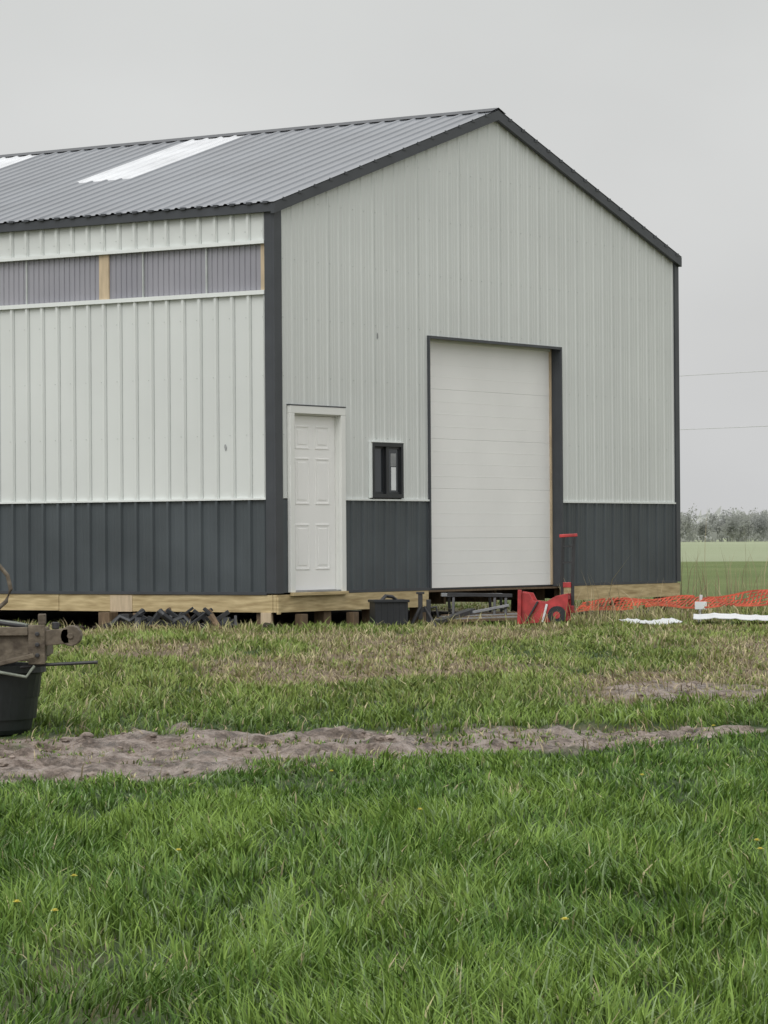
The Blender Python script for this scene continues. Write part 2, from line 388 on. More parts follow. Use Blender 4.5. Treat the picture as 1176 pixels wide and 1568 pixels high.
# side: dark strips painted as rib shade; gable: sheet laps at every fourth rib
mb=MB(); k=0
while k*PITCH+0.143<BL-0.3:
    t=k*PITCH+0.0785
    if t>0.12:
        mb.box((-0.003,t,WT+0.006),(0.0,t+0.0045,SZ0-0.05),M_ribshade)
        mb.box((-0.0065,t,SZ1+0.036),(-0.0035,t+0.0045,EAVE-0.03),M_ribshade)
    k+=1
k=0
while k*PITCH*4+0.143<BW-0.2:
    a=k*PITCH*4+0.1435
    if a>0.12:
        z0=DZ+0.03 if DA0-0.03<a<DA1+0.02 else (GZ1+0.03 if GA0-0.03<a<GA1+0.04 else (WZ1+0.03 if WA0-.04<a<WA1+.03 else WT+0.008))
        mb.box((a,-0.0025,z0),(a+0.003,0.0,gt(a)-0.12),M_screw)
    k+=1
mb.make('rib_shade_and_laps',barn)
mb=MB()
wall_sheet(mb,'y',0,BL,0,EAVE,M_light,sgn=1,base=BW)
wall_sheet(mb,'x',0,BW,0,gt,M_light,sgn=1,base=BL)
mb.make('rear_siding',barn)
mb=MB()
wall_sheet(mb,'y',0.16,BL,SZ0-0.03,SZ1+0.03,M_poly,base=0.025,pitch=0.0762,h=0.013,minor=False)
mb.make('translucent_strip',barn)
mb=MB()
posts=[0.10]+[2.39-0.07+2.44*k for k in range(0,7)]
for k,t in enumerate(posts):
    wd=0.075 if k==0 else 0.145
    mb.box((-0.008,t+0.006,SZ0-0.02),(0.13,t+wd,SZ1+0.02),M_tan)
for t in [0.93,1.83,3.55,4.5,5.4]:
    mb.box((-0.002,t,SZ0-0.02),(0.02,t+0.014,SZ1+0.02),M_screw)
mb.make('strip_posts',barn)
mb=MB()
mb.box((-0.044,0.106,SZ0-0.048),(0.02,BL,SZ0-0.002),M_whitetrim)
mb.box((-0.046,0.106,SZ1-0.004),(0.02,BL,SZ1+0.034),M_whitetrim)
mb.box((-0.040,0.106,WT-0.016),(0.0,BL,WT+0.004),M_whitetrim)
for a0,a1 in [(DA1+0.002,GA0-0.023),(GA1+0.031,BW-0.092)]:
    mb.box((a0,-0.026,WT-0.016),(a1,0.0,WT+0.004),M_whitetrim)
mb.make('white_trim',barn)
mb=MB()
mb.box((-0.036,-0.030,-0.005),(0.10,0.0,EAVE+0.04),M_trim)
mb.box((-0.036,0.001,-0.005),(0.0,0.105,EAVE+0.04),M_trim)
mb.box((BW-0.09,-0.030,-0.005),(BW+0.015,0.0,EAVE+0.04),M_trim)
mb.box((BW,0.001,-0.005),(BW+0.015,0.105,EAVE+0.04),M_trim)
mb.box((-0.036,0.106,-0.02),(0.0,BL,0.012),M_trim)
for a0,a1 in [(DA1+0.001,GA0-0.023),(GA1+0.031,BW-0.091)]: mb.box((a0,-0.026,-0.02),(a1,0.0,0.012),M_trim)
mb.box((-0.08,-0.06,EAVE-0.02),(-0.001,BL+0.05,EAVE+0.075),M_trim)
mb.box((BW+0.001,-0.06,EAVE-0.02),(BW+0.03,BL+0.05,EAVE+0.075),M_trim)
RT=EAVE+0.095
def rake(y0,y1):
    for s in (0,1):
        ov=0.085 if s==0 else 0.025
        def xx(x): return BW-x if s else x
        pts=[(-ov,RT-0.02-ov*SL),(BW/2,RT-0.02+BW/2*SL)]
        vs=[]
        for (x,z) in pts:
            for y in (y0,y1):
                for dz in (-0.09,0.03): vs.append((xx(x),y,z+dz))
        fs=[(0,4,5,1),(2,3,7,6),(0,2,6,4),(1,5,7,3),(0,1,3,2)]
        if s: fs=[f[::-1] for f in fs]
        mb.add(vs,fs,M_trim)
rake(-0.075,-0.021); rake(BL+0.02,BL+0.075)
mb.box((GA0-0.022,-0.032,0.0),(GA0+0.004,0.0,GZ1+0.02),M_trim)
mb.box((GA0+0.005,-0.032,GZ1-0.012),(GA1-0.001,0.0,GZ1+0.02),M_trim)
mb.box((GA1,-0.034,-0.02),(GA1+0.03,0.0,GZ1+0.02),M_trim)
mb.box((GA1,0.001,-0.02),(GA1+0.02,0.20,GZ1),M_trim)
mb.box((GA0-0.02,0.001,-0.02),(GA0,0.20,GZ1),M_trim)
mb.box((GA0,0.001,GZ1+0.001),(GA1,0.20,GZ1+0.02),M_trim)
mb.make('charcoal_trim',barn)
mb=MB()
zr=RT+BW/2*SL+0.03
vs=[];
for y in (-0.08,BL+0.08):
    vs+=[(BW/2-0.17,y,zr-0.17*SL+0.006),(BW/2,y,zr+0.012),(BW/2+0.17,y,zr-0.17*SL+0.006)]
mb.add(vs,[(0,1,4,3),(1,2,5,4)],M_trim); mb.make('ridge_cap',barn)
def roof_patch(mb,x0,x1,y0,y1,m,side):
    pr=profile(y0,y1,0.015,0.02,minor=False); vs=[];fs=[]
    for i_,(y,hh) in enumerate(pr):
        for x in (x0,x1):
            z=RT+0.02+x*SL+hh; vs.append((BW-x if side else x,y,z))
        if i_:
            j=2*i_; f=(j-2,j-1,j+1,j); fs.append(f if side==0 else f[::-1])
    mb.add(vs,fs,m)
mb=MB(); mbs=MB(); XS=BW/2*0.45
sk=[(3.63,4.54),(7.06,7.97),(10.49,11.4),(13.92,14.83)]
yprev=-0.08
for a,b2 in sk:
    roof_patch(mb,-0.10,BW/2,yprev,a,M_roof,0)
    roof_patch(mb,-0.10,XS,a,b2,M_roof,0); roof_patch(mbs,XS,BW/2,a,b2,M_sky,0); yprev=b2
roof_patch(mb,-0.10,BW/2,yprev,BL+0.08,M_roof,0)
roof_patch(mb,-0.03,BW/2,-0.08,BL+0.08,M_roof,1)
mb.make('roof',barn); mbs.make('skylights',barn)
mb=MB(); x=0.1
while x<BW/2:
    for s in (0,1):
        xx=BW-x if s else x; z=RT+0.008+x*SL
        mb.box((xx-0.035,-0.083,z-0.02),(xx+0.035,-0.0755,z+0.012),M_trim)
    x+=0.3
mb.make('rake_clips',barn)
mb=MB(); y=-0.08
while y<BL:
    mb.box((-0.105,y+0.09,RT-0.025),(-0.06,y+0.155,RT+0.0),M_trim)
    y+=PITCH
mb.make('eave_closures',barn)
mb=MB()
t=0.03; k=0
while t<BL:
    t1=min(t+3.05,BL); mb.box((-0.02-0.003*(k%2),t+0.003,-0.215+0.004*(k%2)),(0.02,t1-0.003,-0.022),M_wood); t=t1; k+=1
mb.box((-0.03,-0.022,-0.215),(GA0-0.05,0.02,-0.022),M_wood)
mb.box((GA1+0.02,-0.022,-0.20),(BW,0.02,-0.022),M_wood)
mb.box((-0.026,-0.05,-0.235),(0.02,-0.023,-0.05),M_wood)
mb.box((-0.027,2.0,-0.218),(-0.0235,2.32,-0.03),M_tan)
mb.box((DA0,-0.075,-0.035),(DA1,-0.03,0.0),M_wood)
mb.box((BW-0.02,0.03,-0.2),(BW+0.02,BL,-0.023),M_wood); mb.box((0,BL,-0.2),(BW,BL+0.03,-0.023),M_wood)
mb.make('skirt_boards',barn,bevel=0.003)
mb=MB()
for t in [0.15,2.39,4.83,7.27,9.7,12.1,14.6,17]:
    mb.box((0.025,t,-0.75),(0.165,t+0.14,-0.05),M_post)
    mb.box((BW-0.165,t,-0.75),(BW-0.025,t+0.14,-0.05),M_post)
    mb.box((0.16,t,-0.02),(0.3,t+0.14,EAVE-0.1),M_tan)
mb.box((-0.035,0.05,-0.75),(0.0,0.19,-0.216),M_tan)
mb.box((-0.19,2.20,-0.75),(-0.03,2.36,-0.225),M_post)
mb.box((-0.15,1.95,-0.75),(-0.035,2.08,-0.24),M_blackm)
mb.box((-0.12,4.0,-0.75),(-0.03,4.12,-0.24),M_post)
for a in [0.95,1.9,2.9,6.2,7.6,8.9]:
    mb.box((a,0.025,-0.75),(a+0.14,0.165,-0.05),M_post)
for a in [0.35,1.35,2.3,6.9]: mb.box((a,-0.10,-0.75),(a+0.11,0.0,-0.24),M_post)
mb.make('foundation_posts',barn,bevel=0.004)
mb=MB()
for k in range(8):
    mb.box((0.4+k*1.15,0.3,-0.20),(0.45+k*1.15,BL-0.3,-0.046),M_post)
mb.box((0.03,0.05,-0.045),(BW-0.03,BL-0.05,-0.025),M_post)
mb.make('floor_deck',barn)
mb=MB(); n_=5; hh=GZ1/n_
for k in range(n_):
    z0=k*hh+0.0008; z1=(k+1)*hh-0.0008
    mb.box((GA0+0.001,0.13,z0),(GA1-0.001,0.17,z1),M_door)
    for q in (0.25,0.5,0.75):
        mb.box((GA0+0.003,0.1287,z0+q*hh-0.003),(GA1-0.03,0.1305,z0+q*hh+0.003),M_door)
mb.box((GA0+0.001,0.127,-0.02),(GA1-0.001,0.165,0.0),M_blackm)
mb.box((GA1-0.026,0.105,0.0),(GA1-0.001,0.128,GZ1),M_tan)
mb.box((GA0+0.001,0.105,GZ1-0.035),(GA1-0.027,0.128,GZ1-0.001),M_white)
mb.make('garage_door',barn,bevel=0.0015)
mb=MB()
mb.box((DA0,-0.045,0.001),(DA0+0.085,0.0,DZ-0.086),M_white)
mb.box((DA1-0.085,-0.045,0.001),(DA1,0.0,DZ-0.086),M_white)
mb.box((DA0,-0.045,DZ-0.085),(DA1,0.0,DZ),M_white)
mb.box((DA0-0.01,-0.05,DZ+0.001),(DA1+0.01,-0.001,DZ+0.014),M_trim)
mb.box((DA0+0.055,0.001,0.0),(DA0+0.085,0.12,DZ-0.101),M_white); mb.box((DA1-0.085,0.001,0.0),(DA1-0.055,0.12,DZ-0.101),M_white)
mb.box((DA0+0.055,0.001,DZ-0.1),(DA1-0.055,0.12,DZ-0.072),M_white)
mb.box((DA0+0.086,-0.03,-0.0),(DA1-0.086,0.12,0.02),M_grey)
mb.make('door_frame',barn,bevel=0.004)
mb=MB(); d0=DA0+0.088; d1=DA1-0.088; yd=0.045
mb.box((d0,yd,0.022),(d1,yd+0.04,DZ-0.103),M_door)
wdt=d1-d0; st=0.12; cw=(wdt-3*st)/2
for cx in (d0+st,d0+2*st+cw):
    for z0,z1 in [(0.25,0.76),(0.98,1.50),(1.60,1.86)]:
        for (a0,a1,b0,b1) in [(cx,cx+cw,z0,z0+0.018),(cx,cx+cw,z1-0.018,z1),(cx,cx+0.018,z0+0.018,z1-0.018),(cx+cw-0.018,cx+cw,z0+0.018,z1-0.018)]:
            mb.box((a0,yd-0.006,b0),(a1,yd+0.001,b1),M_door)
        mb.box((cx+0.05,yd-0.004,z0+0.05),(cx+cw-0.05,yd+0.001,z1-0.05),M_door)
mb.make('entry_door',barn,bevel=0.003)
mb=MB(); fr=0.045
mb.box((WA0,-0.04,WZ0),(WA0+fr,0.05,WZ1),M_black); mb.box((WA1-fr,-0.04,WZ0),(WA1,0.05,WZ1),M_black)
mb.box((WA0+fr,-0.04,WZ0),(WA1-fr,0.05,WZ0+fr),M_black); mb.box((WA0+fr,-0.04,WZ1-fr),(WA1-fr,0.05,WZ1),M_black)
mid=(WA0+WA1)/2
mb.box((mid-0.02,-0.025,WZ0+fr),(mid+0.02,0.03,WZ1-fr),M_black)
for a0,a1,yy in [(WA0+fr,mid-0.02,0.005),(mid+0.02,WA1-fr,-0.018)]:
    mb.box((a0,yy,WZ0+fr),(a0+0.025,yy+0.02,WZ1-fr),M_black); mb.box((a1-0.025,yy,WZ0+fr),(a1,yy+0.02,WZ1-fr),M_black)
    mb.box((a0+0.025,yy,WZ0+fr),(a1-0.025,yy+0.02,WZ0+fr+0.025),M_black); mb.box((a0+0.025,yy,WZ1-fr-0.025),(a1-0.025,yy+0.02,WZ1-fr),M_black)
    mb.box((a0+0.025,yy+0.008,WZ0+fr+0.025),(a1-0.025,yy+0.012,WZ1-fr-0.025),M_glass)
mb.box((mid+0.10,-0.0115,WZ0+0.09),(mid+0.2,-0.0105,WZ1-0.28),M_sheet)
mb.box((mid+0.09,-0.0115,WZ1-0.27),(mid+0.2,-0.0105,WZ1-0.12),M_grey)
mb.box((WA0-0.03,-0.036,WZ0),(WA0-0.001,-0.001,WZ1),M_whitetrim); mb.box((WA1+0.001,-0.036,WZ0),(WA1+0.02,-0.001,WZ1),M_whitetrim)
mb.box((WA0-0.03,-0.045,WZ1+0.001),(WA1+0.02,-0.001,WZ1+0.012),M_whitetrim)
mb.make('window',barn,bevel=0.002)
mb=MB()
def scr(x,y,z,ax):
    r=0.0045
    if ax=='x': mb.box((x-r,y-0.005,z-r),(x+r,y,z+r),M_screw)
    else: mb.box((x-0.005,y-r,z-r),(x,y+r,z+r),M_screw)
def openg(a,z): return (DA0-0.03<a<DA1+0.03 and z<DZ+0.05) or (GA0-0.05<a<GA1+0.05 and z<GZ1+0.05) or (WA0-0.02<a<WA1+0.02 and WZ0-0.03<z<WZ1+0.03)
k=0
while k*PITCH<BW-0.2:
    a=k*PITCH+0.16
    for z in [1.75,2.4,3.05,3.7,4.35,4.95]:
        if z<gt(a)-0.15 and 0.12<a<BW-0.12 and not openg(a,z): scr(a,0.0,z,'x')
    k+=1
k=0
while k*PITCH<8.5:
    a=k*PITCH+0.16
    for z in [1.75,2.4,3.05,4.0]: scr(0.0 if z<3.9 else -0.004,a,z,'y')
    k+=1
mb.make('siding_screws',barn)
mb=MB()
vs=[(-0.0045,0.68+0.02*math.cos(q)*random.uniform(.6,1),1.62+0.05*math.sin(q)*random.uniform(.6,1)) for q in [k*math.pi/5 for k in range(10)]]
mb.add(vs,[tuple(range(10))],M_dirtmark)
for a,z in [(2.02,2.93),(1.72,2.1)]:
    vs=[(a+0.018*math.cos(q)*random.uniform(.5,1),-0.0045,z+0.045*math.sin(q)*random.uniform(.6,1)) for q in [k*math.pi/5 for k in range(10)]]
    mb.add(vs,[tuple(range(10))],M_dirtmark)
mb.make('scuff_marks',barn)

def W(a,t):
    p=C0+a*U+t*V; return float(p[0]),float(p[1])
mb=MB()
for k in range(120):
    t=random.choice([random.gauss(0.8,0.3),random.uniform(-0.2,5),random.gauss(1.2,0.3)]); a=-random.uniform(0.1,0.85)
    x,y=W(a,t); blob(mb,x,y,gz(x,y)+0.03,random.uniform(0.03,0.09),M_clod,seed=k)
for k in range(35):
    a=random.uniform(2.6,6.2); t=-random.uniform(0.1,0.9); x,y=W(a,t); blob(mb,x,y,gz(x,y)+0.01,random.uniform(0.03,0.06),M_clod,seed=k+100)
mb.make('soil_clods')
mb=MB()
for k in range(44):
    t=random.choice([random.gauss(1.15,0.14),random.gauss(0.6,0.15),random.gauss(0.2,0.08),random.uniform(0,1.8)]); a=-random.uniform(0.6,0.95)
    x,y=W(a,t); z=gz(x,y)+0.04; an=random.uniform(0,math.pi); ln=random.uniform(0.06,0.18); ti=random.uniform(-0.06,0.16)
    mb.beam((x-ln*math.cos(an),y-ln*math.sin(an)*0.5,z),(x+ln*math.cos(an),y+ln*math.sin(an)*0.5,z+0.05+ti),random.uniform(0.03,0.10),random.uniform(0.015,0.06),random.choice([M_black,M_blackm,M_black,M_post]))
mb.make('scrap_heap',bevel=0.003)
mb=MB()
for (t,a,s) in [(1.35,-0.9,1),(0.72,-0.9,-1)]:
    x,y=W(a,t); z=gz(x,y)
    pts=[(x-0.2*s,y,z+0.05),(x-0.10*s,y+0.04,z+0.15),(x+0.02*s,y,z+0.10),(x+0.12*s,y-0.03,z+0.18),(x+0.16*s,y,z+0.22)]
    mb.tube(pts,0.036,M_black,8)
mb.make('drain_pipe')

cr_=empty('plastic_crate',(0.03,35.6,gz(0.03,35.6)+0.03),math.radians(12)); mb=MB()
mb.box((-0.17,-0.15,0.02),(0.2,-0.13,0.27),M_black); mb.box((-0.17,0.13,0.02),(0.2,0.15,0.27),M_black)
mb.box((-0.17,-0.13,0.02),(-0.15,0.13,0.27),M_black); mb.box((0.18,-0.13,0.02),(0.2,0.13,0.27),M_black); mb.box((-0.15,-0.13,0.02),(0.18,0.13,0.05),M_black)
mb.box((-0.185,-0.17,0.27),(0.215,-0.125,0.30),M_black); mb.box((-0.185,0.125,0.27),(0.215,0.17,0.30),M_black)
mb.box((-0.185,-0.125,0.27),(-0.145,0.125,0.30),M_black); mb.box((0.175,-0.125,0.27),(0.215,0.125,0.30),M_black)
for k in range(6): mb.box((-0.165+k*0.067,-0.158,0.03),(-0.15+k*0.067,-0.151,0.27),M_black)
mb.make('crate_body',cr_,bevel=0.004)
mb=MB(); mb.tube([(-0.1,-0.1,0.28),(-0.02,0,0.34),(0.06,0.02,0.33),(0.12,0.08,0.29)],0.02,M_blackm); mb.make('contents',cr_)
js=empty('jack_stand',(0.42,35.75,gz(0.42,35.75)+0.03),0); mb=MB()
mb.box((-0.05,-0.03,0.08),(0.0,0.03,0.36),M_blackm); mb.box((0.04,-0.03,0.05),(0.09,0.03,0.30),M_blackm); mb.box((-0.045,-0.02,0.16),(0.085,0.02,0.20),M_blackm)
for sx_,sy_ in [(-1,-1),(1,-1),(-1,1),(1,1)]:
    mb.beam((sx_*0.02,sy_*0.02,0.22),(sx_*0.14,sy_*0.12,0.0),0.03,0.025,M_blackm)
mb.box((-0.07,-0.035,0.361),(0.02,0.035,0.385),M_blackm); mb.tube([(0.05,0,0.2),(0.15,0,0.22),(0.17,0,0.1)],0.014,M_blackm)
mb.make('stand_frame',js,bevel=0.003)
tr_=empty('steel_trestle',(1.12,37.2,gz(1.12,37.2)+0.02),math.radians(8)); mb=MB()
mb.beam((-0.4,0,0.33),(0.35,0,0.31),0.06,0.04,M_blackm); mb.beam((-0.42,0.35,0.32),(0.3,0.35,0.31),0.06,0.04,M_grey)
for x in (-0.33,0.15,0.28):
    mb.beam((x,0.0,0.3),(x-0.03,-0.12,0),0.03,0.03,M_blackm); mb.beam((x,0.35,0.3),(x+0.03,0.45,0),0.03,0.03,M_blackm)
    mb.beam((x,0.0,0.15),(x,0.36,0.15),0.025,0.025,M_blackm)
mb.beam((-0.36,-0.05,0.08),(0.3,-0.08,0.2),0.03,0.03,M_grey)
mb.make('trestle_frame',tr_,bevel=0.003)
mb=MB(); z=gz(1.1,36.6)
for k in range(5):
    mb.beam((0.55+0.03*k,36.5+0.14*k,z+0.05+0.012*k),(1.75-0.06*k,36.9+0.13*k,z+0.07+0.012*k),0.13,0.03,M_grey if k%2 else M_post)
mb.beam((0.6,36.3,z+0.05),(1.0,37.2,z+0.16),0.09,0.04,M_blackm)
mb.make('lumber_boards')

ht=empty('hand_truck',(1.93,36.0,gz(1.93,36.0)+0.03),math.radians(-12)); mb=MB()
for yy in (-0.14,0.14):
    vs=[(-0.42,yy-0.012,0.0),(0.12,yy-0.012,0.03),(0.14,yy-0.012,0.34),(0.0,yy-0.012,0.31),(-0.12,yy-0.012,0.24),(-0.26,yy-0.012,0.26),(-0.30,yy-0.012,0.34),(-0.42,yy-0.012,0.36)]
    K=len(vs); vs2=[(p[0],yy+0.012,p[2]) for p in vs]
    mb.add(vs+vs2,[tuple(range(K)),tuple(range(K,2*K))[::-1]]+[(k,k+K,(k+1)%K+K,(k+1)%K) for k in range(K)],M_red)
for x,z in [(-0.4,0.06),(-0.4,0.3),(-0.15,0.08),(0.1,0.06),(0.1,0.29)]:
    mb.beam((x,-0.127,z),(x,0.127,z),0.04,0.04,M_red)
mb.box((-0.36,-0.126,0.16),(-0.02,0.126,0.19),M_red)
mb.beam((-0.41,-0.175,0.0),(-0.40,-0.175,0.38),0.04,0.04,M_red)
mb.beam((-0.15,-0.161,0.02),(-0.10,-0.161,0.22),0.025,0.012,M_sheet)
mb.beam((-0.33,-0.165,0.03),(-0.2,-0.165,0.25),0.03,0.02,M_blackm)
mb.make('base_frame',ht,bevel=0.003)
mb=MB()
for x in (0.045,0.165): mb.tube([(x,0,0.12),(x,0.01,0.5),(x+0.015,0.02,0.96)],0.019,M_blackm)
for z in (0.45,0.68,0.86): mb.beam((0.05,0.01,z),(0.175,0.01,z),0.02,0.02,M_blackm)
mb.make('rails',ht)
mb=MB(); mb.beam((0.02,0.02,0.975),(0.22,0.02,0.985),0.045,0.035,M_red); mb.box((0.06,-0.02,0.40),(0.15,0.04,0.46),M_red); mb.box((0.03,-0.03,0.12),(0.18,0.05,0.2),M_red); mb.make('handle',ht,bevel=0.006)
mb=MB()
for yy in (-0.2,0.2):
    M_=Matrix.Translation((0.02,yy,0.1))
    mb.tube([(0,-0.03,0),(0,0.03,0)],0.10,M_black,20,M_); mb.tube([(0,-0.035,0),(0,0.035,0)],0.04,M_red,12,M_)
mb.make('wheels',ht)
# slumped orange barrier netting draped over low stakes
p0=Vector((2.25,38.7,0)); p1=Vector((5.9,36.5,0)); dirv=(p1-p0).normalized(); side=Vector((-dirv.y,dirv.x,0)); Ln=(p1-p0).length
sf=empty('safety_netting',(0,0,0)); mb=MB()
def netp(s,r):   # s along 0..Ln, r across 0..1 (front/bottom to back/top)
    f=s/Ln; p=p0+dirv*s+side*(0.28*r+0.04*math.sin(s*3.1+r*4))
    zb=gz(p.x,p.y)+0.13+0.19*f
    return Vector((p.x,p.y,zb+r*(0.10+0.06*f)+0.02*math.sin(s*2.3+r)+0.015*math.sin(s*7+r*5)))
NS=70; rows=[0,0.2,0.4,0.6,0.8,1.0]
for r in rows:
    for q in range(NS):
        a=netp(Ln*q/NS,r); b2=netp(Ln*(q+1)/NS,r)
        if math.sin(q*12.9+r*78)*0.5+0.5>0.08: mb.beam(a,b2,0.014,0.022 if r in (0,1.0) else 0.013,M_orange)
q=0.03
while q<Ln:
    for j in range(5):
        if math.sin(q*53+j*7)>-0.85: mb.beam(netp(q,rows[j]),netp(q+0.01,rows[j+1]),0.014,0.012,M_orange)
    q+=0.055
mb.make('net_mesh',sf)
mb=MB()
for f in (0.02,0.37,0.70,0.99):
    a=netp(Ln*f,0.6); g0=gz(a.x,a.y); mb.beam((a.x,a.y,g0-0.05),(a.x+0.02,a.y,a.z+0.05),0.035,0.035,M_post if f!=0.37 else M_sheet)
mb.box((netp(Ln*.40,0).x-0.07,netp(Ln*.40,0).y-0.03,netp(Ln*.40,0).z-0.02),(netp(Ln*.40,0).x+0.07,netp(Ln*.40,0).y-0.015,netp(Ln*.40,0).z+0.07),M_sheet)
mb.make('stakes',sf,bevel=0.003)
def flatsheet(name,cx,cy,lx,ly,rot,up):
    mb=MB(); nxx,nyy=24,8; vs=[]
    for j in range(nyy+1):
        for i_ in range(nxx+1):
            x=(i_/nxx-0.5)*lx; y=(j/nyy-0.5)*ly; X_=cx+x*math.cos(rot)-y*math.sin(rot); Y_=cy+x*math.sin(rot)+y*math.cos(rot)
            vs.append((X_,Y_,gz(cx,cy)+up+0.012*math.sin(i_*0.35)+(0.01 if i_%4==0 else 0)+0.03*(j/nyy)))
    fs=[(j*(nxx+1)+i_,j*(nxx+1)+i_+1,(j+1)*(nxx+1)+i_+1,(j+1)*(nxx+1)+i_) for j in range(nyy) for i_ in range(nxx)]
    mb.add(vs,fs,M_sheet); o=mb.make(name); s=o.modifiers.new('s','SOLIDIFY'); s.thickness=0.008
flatsheet('siding_sheet',4.15,36.1,1.4,0.9,-0.1,0.08); flatsheet('siding_sheet.001',2.95,35.9,0.6,0.5,0.15,0.04)

# ------------------------------------------------------------ farm implement (left foreground)
fx,fy=-2.76,22.0; fz=0.205
fi=empty('farm_implement',(fx,fy,fz),0); fi.scale=(1.04,1.04,1.02); mb=MB()
prof=[(0.31,0.0),(0.33,0.03),(0.345,0.12),(0.36,0.125),(0.365,0.24),(0.38,0.245),(0.40,0.40),(0.43,0.41),(0.43,0.46),(0.40,0.46),(0.36,0.1),(0.0,0.08)]
vs=[];fs=[];S=36
for r,z in prof:
    for k in range(S):
        t=2*math.pi*k/S; w_=1+0.03*math.sin(3*t+z*6)
        vs.append((r*w_*math.cos(t),r*w_*math.sin(t),z))
for j in range(len(prof)-1):
    for k in range(S): fs.append((j*S+k,j*S+(k+1)%S,(j+1)*S+(k+1)%S,(j+1)*S+k))
mb.add(vs,fs,M_tub); mb.make('tub',fi)
mb=MB()
mb.box((-1.6,-0.34,0.49),(0.47,-0.24,0.70),M_rust); mb.box((-1.6,0.2,0.50),(0.43,0.3,0.70),M_rust)
mb.box((0.35,-0.235,0.52),(0.465,0.195,0.65),M_rust)
mb.box((0.36,-0.365,0.47),(0.468,-0.342,0.73),M_rust)
mb.box((-1.6,-0.37,0.66),(0.358,-0.342,0.715),M_rust)
mb.beam((0.45,-0.28,0.64),(0.62,-0.28,0.655),0.14,0.10,M_rust)
mb.tube([(0.63,-0.35,0.655),(0.63,-0.20,0.655)],0.068,M_rust,14); mb.tube([(0.63,-0.36,0.655),(0.63,-0.35,0.655)],0.022,M_rust,8)
for z in (0.53,0.60,0.67): mb.tube([(0.42,-0.39,z),(0.42,-0.36,z)],0.016,M_blackm,6)
mb.tube([(0.53,-0.29,0.70),(0.53,-0.29,0.745)],0.025,M_blackm,8); mb.box((0.42,-0.33,0.73),(0.466,-0.25,0.80),M_rust)
mb.beam((0.1,-0.40,0.46),(0.40,-0.40,0.53),0.02,0.03,M_rust)
mb.make('frame_beam',fi,bevel=0.006)
mb=MB()
mb.tube([(0.2,-0.3,0.44),(0.45,-0.3,0.465),(0.80,-0.3,0.48)],0.011,M_blackm)
mb.tube([(0.0,-0.42,0.46),(0.2,-0.43,0.42),(0.35,-0.40,0.39),(0.40,-0.37,0.46)],0.010,M_rope)
mb.tube([(0.0,-0.1,1.19),(0.12,-0.1,1.15),(0.20,-0.1,1.05),(0.22,-0.1,0.96),(0.19,-0.1,0.88),(0.10,-0.1,0.80),(0.05,-0.1,0.70)],0.014,M_rust)
for k in range(7):
    c=0.012*k
    mb.tube([(-0.5,-0.30+0.03*k,0.72+c),(-0.1,-0.3+0.05*k,0.735+0.014*(k%3)),(0.12,-0.31+0.04*k,0.75-0.008*(k%2)),(0.24,-0.28+0.05*k,0.73),(0.33,-0.25+0.03*k,0.715)],0.014,M_rope if k%3 else M_blackm)
mb.make('ropes_and_rods',fi)

# ------------------------------------------------------------ distance
def leafmat(name,c):
    m,n,l=new_mat(name); n.remove(n['Principled BSDF'])
    tc=n.new('ShaderNodeTexCoord'); nz=n.new('ShaderNodeTexNoise'); nz.inputs['Scale'].default_value=0.12; nz.inputs['Detail'].default_value=4; l.new(tc.outputs['Object'],nz.inputs['Vector'])
    cr=n.new('ShaderNodeValToRGB'); cr.color_ramp.elements[0].position=0.35; cr.color_ramp.elements[1].position=0.65
    cr.color_ramp.elements[0].color=(c[0]*0.88,c[1]*0.89,c[2]*0.9,1); cr.color_ramp.elements[1].color=(c[0]*1.12,c[1]*1.12,c[2]*1.08,1)
    l.new(nz.outputs['Fac'],cr.inputs['Fac'])
    a=n.new('ShaderNodeBsdfDiffuse'); b=n.new('ShaderNodeBsdfTranslucent'); x=n.new('ShaderNodeMixShader')
    l.new(cr.outputs[0],a.inputs[0]); l.new(cr.outputs[0],b.inputs[0]); x.inputs[0].default_value=0.5
    l.new(a.outputs[0],x.inputs[1]); l.new(b.outputs[0],x.inputs[2]); l.new(x.outputs[0],n['Material Output'].inputs['Surface'])
    return m
M_tree=leafmat('hazed_foliage',(0.39,0.40,0.38))  # aerial haze is put into this pale foliage colour
Ps=[]
for k in range(240):
    cx=rng.uniform(-500,700) if k>110 else rng.uniform(50,150); cy=rng.uniform(780,860); H=rng.uniform(4.8,8.6)*(1.0 if rng.uniform()<0.8 else 1.12); R=H*rng.uniform(0.3,0.5)
    K=900
    d=rng.normal(size=(K,3)); d/=np.linalg.norm(d,axis=1)[:,None]; rad=rng.uniform(0.1,1,K)**0.6
    lob=0.75+0.35*np.sin(d[:,0]*5+k)*np.cos(d[:,2]*4+k*2)
    c=np.stack([cx+d[:,0]*R*rad*lob,cy+d[:,1]*R*rad*lob,0.6+H*0.52+d[:,2]*H*0.5*rad*lob],-1)
    Ps.append((c[:,None,:]+rng.normal(size=(K,3,3))*0.2).reshape(-1,3))
    w=0.15; Ps.append(np.array([[cx-w,cy,0.3],[cx+w,cy,0.3],[cx,cy,H*0.8],[cx,cy-w,0.3],[cx,cy+w,0.3],[cx,cy,H*0.8]]))
K=16000; c=np.stack([rng.uniform(-500,700,K),rng.uniform(790,810,K),rng.uniform(0.3,3.0,K)],-1); Ps.append((c[:,None,:]+rng.normal(size=(K,3,3))*0.5).reshape(-1,3))
P=np.concatenate(Ps); F=np.arange(len(P)).reshape(-1,3)
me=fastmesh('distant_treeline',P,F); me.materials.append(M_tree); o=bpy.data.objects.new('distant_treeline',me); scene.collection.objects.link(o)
M_ridge=leafmat('haze_woods',(0.60,0.605,0.605))  # paler again: haze of the farther woods is in the base colour
